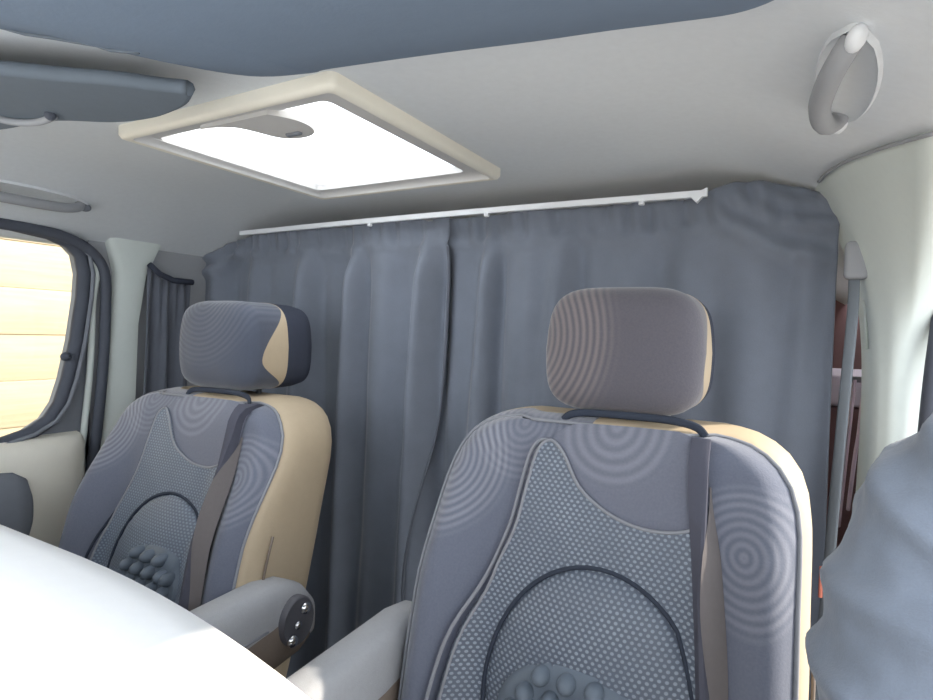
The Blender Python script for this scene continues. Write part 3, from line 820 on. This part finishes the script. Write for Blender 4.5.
k = thing('storage_locker', 'brown locker with pale lilac lid behind the curtain gap', 'locker', (.15,2.2,0))
bm = bmesh.new(); box_bm(bm, -.19,.085,-.1,.5,0,1.06,.008); link('body', bm, M['brown'], k, sharp=40)
bm = bmesh.new(); box_bm(bm, -.195,.088,-.105,.505,1.065,1.16,.01); link('lid', bm, M['lilac'], k, sharp=40)
c = thing('hanging_cloth', 'pale lilac cloth hanging beside the pillar behind the seat belt', 'cloth', (.124,1.45,1.15))
for j,(dx,dy,z0,z1) in enumerate(((-.02,0,-.28,.03),(-.002,.03,-.25,-.01),(.016,.01,-.22,-.02))):
    bm = bmesh.new(); tube(bm, catmull([(dx,dy,z1),(dx-.004,dy,z1-.08),(dx-.008,dy,(z0+z1)/2),(dx-.016,dy,z0)],5), .012, 10, flat=(.004,.011), up=(0,1,0)); link('fold', bm, M['lilac_cloth'], c)
bm = bmesh.new(); tube(bm, [(-.03,0,.03),(.11,0,.03)], .006, 8); link('hanging_rod', bm, M['steel'], c)

# ------------------------------------------------------------------ dashboard
d = thing('dashboard', 'white sunlit rounded dashboard edge in the near corner', 'dashboard', (-.7,0,.0))
def dprof(x):
    zz = 1.092
    e = .046 - .42*(x+.48)**2 if x > -.48 else .046
    return [(-.45,.30),(-.45,zz-.02),(-.2,zz+.0),(.05+e,zz+.002),(.12+e,zz-.001),(.165+e,zz-.008),(.195+e,zz-.022),(.208+e,zz-.045),(.206+e,zz-.075),(.19+e,zz-.12)]
bm = bmesh.new(); rings = []
for kx in range(41):
    x = XL+.17+kx*(2*HW-.30)/40
    pr = dprof(x)
    rings.append([(x+.7,y,z) for y,z in pr])
loft(bm, rings); link('dash_top', bm, M['dash'], d)
bm = bmesh.new(); rings = []
for kx in range(21):
    x = XL+.18+kx*(2*HW-.32)/20
    rings.append([(x+.7,-.44,.02),(x+.7,-.44,.97),(x+.7,.18,.97),(x+.7,.16,.90),(x+.7,.06,.70),(x+.7,-.1,.45),(x+.7,-.2,.02)])
loft(bm, rings); link('lower_dash', bm, M['dash_dark'], d, sharp=50)

# ------------------------------------------------------------------ the person at the right, arm reaching in
pr = thing('person', 'person in dark blue grey jacket, shoulder and upper arm beside the large seat', 'person', (.40,.50,-.25))
def J(x,y,z): return (x-.40,y-.50,z+.25)
joints = {}; edges_ = []; rad = []
names = []
def jn(n, p, r, par=None):
    joints[n] = len(names); names.append(J(*p)); rad.append(r)
    if par: edges_.append((joints[par], joints[n]))
jn('pelvis',(.44,.50,.60),(.135,.10))
jn('waist',(.43,.49,.76),(.125,.095),'pelvis')
jn('chest',(.40,.50,.98),(.15,.11),'waist')
jn('upper',(.37,.52,1.10),(.12,.095),'chest')
jn('neck',(.37,.51,1.21),(.055,.055),'upper')
jn('nape',(.36,.49,1.27),(.055,.058),'neck')
jn('head',(.35,.47,1.36),(.075,.092),'nape')
jn('crown',(.345,.475,1.43),(.062,.078),'head')
# inner (left) arm reaching to hold the camera
jn('clav',(.25,.59,1.185),(.092,.092),'upper')
jn('shoulder',(.138,.62,1.132),(.098,.098),'clav')
jn('uarm',(.106,.56,1.02),(.085,.087),'shoulder')
jn('uarm2',(.106,.45,.90),(.074,.076),'uarm')
jn('elbow',(.12,.33,.82),(.058,.058),'uarm2')
jn('farm',(.155,.17,.92),(.050,.050),'elbow')
jn('wrist',(.19,.0,1.07),(.030,.034),'farm')
jn('palm',(.185,-.045,1.13),(.036,.018),'wrist')
jn('palm2',(.175,-.07,1.175),(.036,.016),'palm')
# far arm hanging
jn('clav2',(.49,.46,1.12),(.08,.08),'upper')
jn('shoulder2',(.575,.43,1.06),(.08,.08),'clav2')
jn('uarm3',(.61,.42,.90),(.062,.062),'shoulder2')
jn('elbow2',(.625,.40,.76),(.05,.05),'uarm3')
jn('wrist2',(.61,.33,.53),(.032,.032),'elbow2')
jn('hand2',(.60,.31,.45),(.036,.018),'wrist2')
jn('hand3',(.60,.30,.40),(.034,.014),'hand2')
# legs
for s, n in ((-.09,'a'),(.09,'b')):
    jn('hip'+n,(.44+s,.50,.52),(.10,.10),'pelvis')
    jn('knee'+n,(.445+s*1.1,.48,.22),(.068,.068),'hip'+n)
    jn('calf'+n,(.45+s*1.15,.51,.05),(.062,.065),'knee'+n)
    jn('ankle'+n,(.45+s*1.2,.52,-.17),(.042,.045),'calf'+n)
    jn('toe'+n,(.45+s*1.4,.38,-.215),(.042,.03),'ankle'+n)
# fingers
fing = []
base = names[joints['palm2']]
for i,(dx,L) in enumerate(((-.027,.062),(-.009,.072),(.009,.068),(.026,.052))):
    x,y,z = .175+dx,-.075,1.19
    jn('f%d'%i,(x,y,z),(.0095,.0095),'palm2'); jn('g%d'%i,(x-.004,y-.004,z+L*.45),(.0085,.0085),'f%d'%i)
    jn('h%d'%i,(x-.010,y+.018,z+L*.75),(.008,.008),'g%d'%i); jn('i%d'%i,(x-.014,y+.036,z+L*.72),(.007,.007),'h%d'%i)
jn('t0',(.155,-.045,1.135),(.014,.014),'palm'); jn('t1',(.135,-.04,1.165),(.0105,.0105),'t0'); jn('t2',(.128,-.03,1.195),(.009,.009),'t1')
for i,(dy,L) in enumerate(((-.026,.055),(-.009,.065),(.009,.062),(.025,.048))):
    x,y,z = .60,.30+dy,.385
    jn('fb%d'%i,(x,y,z),(.0095,.0095),'hand3'); jn('gb%d'%i,(x-.006,y,z-L*.5),(.0085,.0085),'fb%d'%i); jn('hb%d'%i,(x-.018,y,z-L*.9),(.0075,.0075),'gb%d'%i)
jn('tb0',(.595,.272,.43),(.013,.013),'hand2'); jn('tb1',(.588,.25,.40),(.0105,.0105),'tb0'); jn('tb2',(.582,.24,.375),(.009,.009),'tb1')

me = bpy.data.meshes.new('body'); me.from_pydata(names, edges_, []); 
src = bpy.data.objects.new('tmp_body', me); COL.objects.link(src)
sk = src.modifiers.new('skin','SKIN'); sk.use_smooth_shade = True
for i, r in enumerate(rad):
    me.skin_vertices[0].data[i].radius = r; me.skin_vertices[0].data[i].use_root = (i == 0)
sb = src.modifiers.new('sub','SUBSURF'); sb.levels = 2; sb.render_levels = 2
dg = bpy.context.evaluated_depsgraph_get(); dg.update()
ev = bpy.data.meshes.new_from_object(src.evaluated_get(dg))
bpy.data.objects.remove(src)
bm = bmesh.new(); bm.from_mesh(ev); bm.normal_update()
# shape the face: nose ridge, eye sockets, chin on the -y side of the head
hc = Vector(J(.35,.47,1.36))
fd = Vector((-.35,-.94,0)).normalized(); fs = Vector((fd.y,-fd.x,0))
for q in bm.verts:
    r = q.co-hc
    if r.z > -.12 and abs(r.x) < .14 and abs(r.y) < .14 and q.co.z > J(0,0,1.27)[2]:
        f_ = r.dot(fd); s_ = r.dot(fs)
        if f_ > .03:
            q.co += fd*(.022*math.exp(-(s_/.012)**2-((r.z+.01)/.026)**2))
            q.co -= fd*(.010*(math.exp(-((abs(s_)-.032)/.016)**2-((r.z-.018)/.014)**2)))
            q.co += fd*(.010*math.exp(-(s_/.03)**2-((r.z+.085)/.022)**2))
def region(co):
    w = co + Vector((.40,.50,-.25))
    if w.z > 1.225 and w.x > .25: return 'skin'
    if w.z < .58 and w.x < .58: return 'trousers'
    if w.x > .55 and w.z < .56: return 'skin'
    if w.y < .02 and w.x < .30 and w.z > 1.04: return 'skin'
    return 'jacket'
idx = {'skin':0,'jacket':1,'trousers':2}
for f in bm.faces: f.material_index = idx[region(f.calc_center_median())]
# jacket: a separate layer over torso and arms, with drag folds
jk = bm.copy()
bmesh.ops.delete(jk, geom=[f for f in jk.faces if f.material_index != 1], context='FACES')
bmesh.ops.subdivide_edges(jk, edges=jk.edges[:], cuts=2, use_grid_fill=True, smooth=.0)
jk.normal_update()
for q in jk.verts:
    w = q.co
    a = Vector(((w.x*.5+w.z*.85+.02*noise.noise(w*9))*21, (w.x*.85-w.z*.5)*5, w.y*6+w.z*3))
    n = noise.noise(a); n2 = noise.noise(a*2.3+Vector((3,1,7)))
    fold = .017*max(0,1-abs(n)*2.8)**1.5 + .005*max(0,1-abs(n2)*2.4)
    q.co = q.co + q.normal*(.004+fold)
for f in jk.faces: f.material_index = 0
me2 = bpy.data.meshes.new('body'); bm.to_mesh(me2); bm.free()
for m in (M['skin'], M['jacket'], M['trousers']): me2.materials.append(m)
for p in me2.polygons: p.use_smooth = True
body = bpy.data.objects.new('body', me2); COL.objects.link(body); body.parent = pr
jo = link('jacket', jk, M['jacket'], pr)
sb = jo.modifiers.new('sub','SUBSURF'); sb.levels = 1; sb.render_levels = 1
# hair, eyes, mouth, ears
bm = bmesh.new(); bmesh.ops.create_uvsphere(bm, u_segments=28, v_segments=20, radius=1)
for q in bm.verts:
    r = Vector((q.co.x*.088, q.co.y*.106, q.co.z*.098)); f_ = r.dot(fd)
    if f_ > .03 and r.z < .055: r -= fd*(f_-.02)
    if r.z < -.04: r.z = -.04 - (r.z+.04)*.2
    q.co = hc + Vector((0,.012,.022)) + r*(1+.05*noise.noise(r*60))
link('hair', bm, M['hair'], pr)
for s in (-1,1):
    bm = bmesh.new(); bmesh.ops.create_uvsphere(bm, u_segments=12, v_segments=8, radius=.0115)
    bmesh.ops.translate(bm, verts=bm.verts, vec=hc+fd*.078+fs*(.032*s)+Vector((0,0,.016))); link('eye', bm, M['eye'], pr)
    bm = bmesh.new(); bmesh.ops.create_uvsphere(bm, u_segments=12, v_segments=8, radius=1)
    for q in bm.verts: q.co = hc+fs*((.080+q.co.x*.008)*s)+fd*(q.co.y*.018-.01)+Vector((0,0,q.co.z*.030-.005))
    link('ear', bm, M['skin'], pr)
bm = bmesh.new(); tube(bm, catmull([hc+fd*.078-fs*.024+Vector((0,0,-.052)),hc+fd*.090+Vector((0,0,-.054)),hc+fd*.078+fs*.024+Vector((0,0,-.052))],6), .0055, 8); link('mouth', bm, M['lips'], pr)

# ------------------------------------------------------------------ outside: ground, fence
struct(box('ground', (-9, 9, -9, 9, -.35, -.25), M['paving'], bev=0))
fn = thing('plank_fence', 'sunlit pale wooden fence of horizontal planks outside the side window', 'fence', (-3.0,1.0,-.25))
bm = bmesh.new()
z = 0.0; kk = 0
while z < 2.6:
    hgt = .205
    for (y0,y1) in ((-4,-2.02),(-2,-.02),(0,1.98),(2,3.98)):
        box_bm(bm, -.012, .012+.004*(kk%2), y0+.003, y1-.003, z, z+hgt, .006, 2)
    z += hgt; kk += 1
link('boards', bm, M['wood'], fn, sharp=40)
for y in (-4,-2,0,2,4):
    bm = bmesh.new(); box_bm(bm, -.10, -.012, y-.045, y+.045, 0, 2.65, .006); link('post', bm, M['wood'], fn, sharp=40)

# ------------------------------------------------------------------ light
w = bpy.data.worlds.new('sky'); SC.world = w; w.use_nodes = True
bg = w.node_tree.nodes['Background']
bg.inputs[0].default_value = (.90,.95,1.0,1); bg.inputs[1].default_value = 1.12
sun = bpy.data.lights.new('sun','SUN'); sun.energy = 1.8; sun.angle = math.radians(1.0); sun.color = (1.0,.90,.76)
so = bpy.data.objects.new('sun', sun); COL.objects.link(so)
sd = Vector((.80,.48,.62)).normalized()
so.rotation_euler = sd.to_track_quat('Z','Y').to_euler(); so.location = (4,1,4)

# ------------------------------------------------------------------ camera (solved from the hatch and rail vanishing lines)
cam = bpy.data.cameras.new('camera'); co = bpy.data.objects.new('camera', cam); COL.objects.link(co)
cam.sensor_width = 36; cam.lens = 583/933*36; cam.clip_start = .01; cam.clip_end = 100
X = Vector((.86840957,.49488235,.03092375)); Y = Vector((-.04068683,.00896361,.99913174)); Z = -Vector((-.49417548,.86891375,-.02791928))
R = Matrix((X,Y,Z)).transposed().to_4x4(); R.translation = Vector((0,0,1.25)); co.matrix_world = R
SC.camera = co
SC.view_settings.view_transform = 'Standard'; SC.view_settings.look = 'None'; SC.view_settings.gamma = 1
SC.view_settings.use_curve_mapping = False
SC.view_settings.exposure = 1.92
SC.cycles.max_bounces = 8; SC.cycles.diffuse_bounces = 6; SC.cycles.transparent_max_bounces = 8
SC.cycles.sample_clamp_indirect = 6
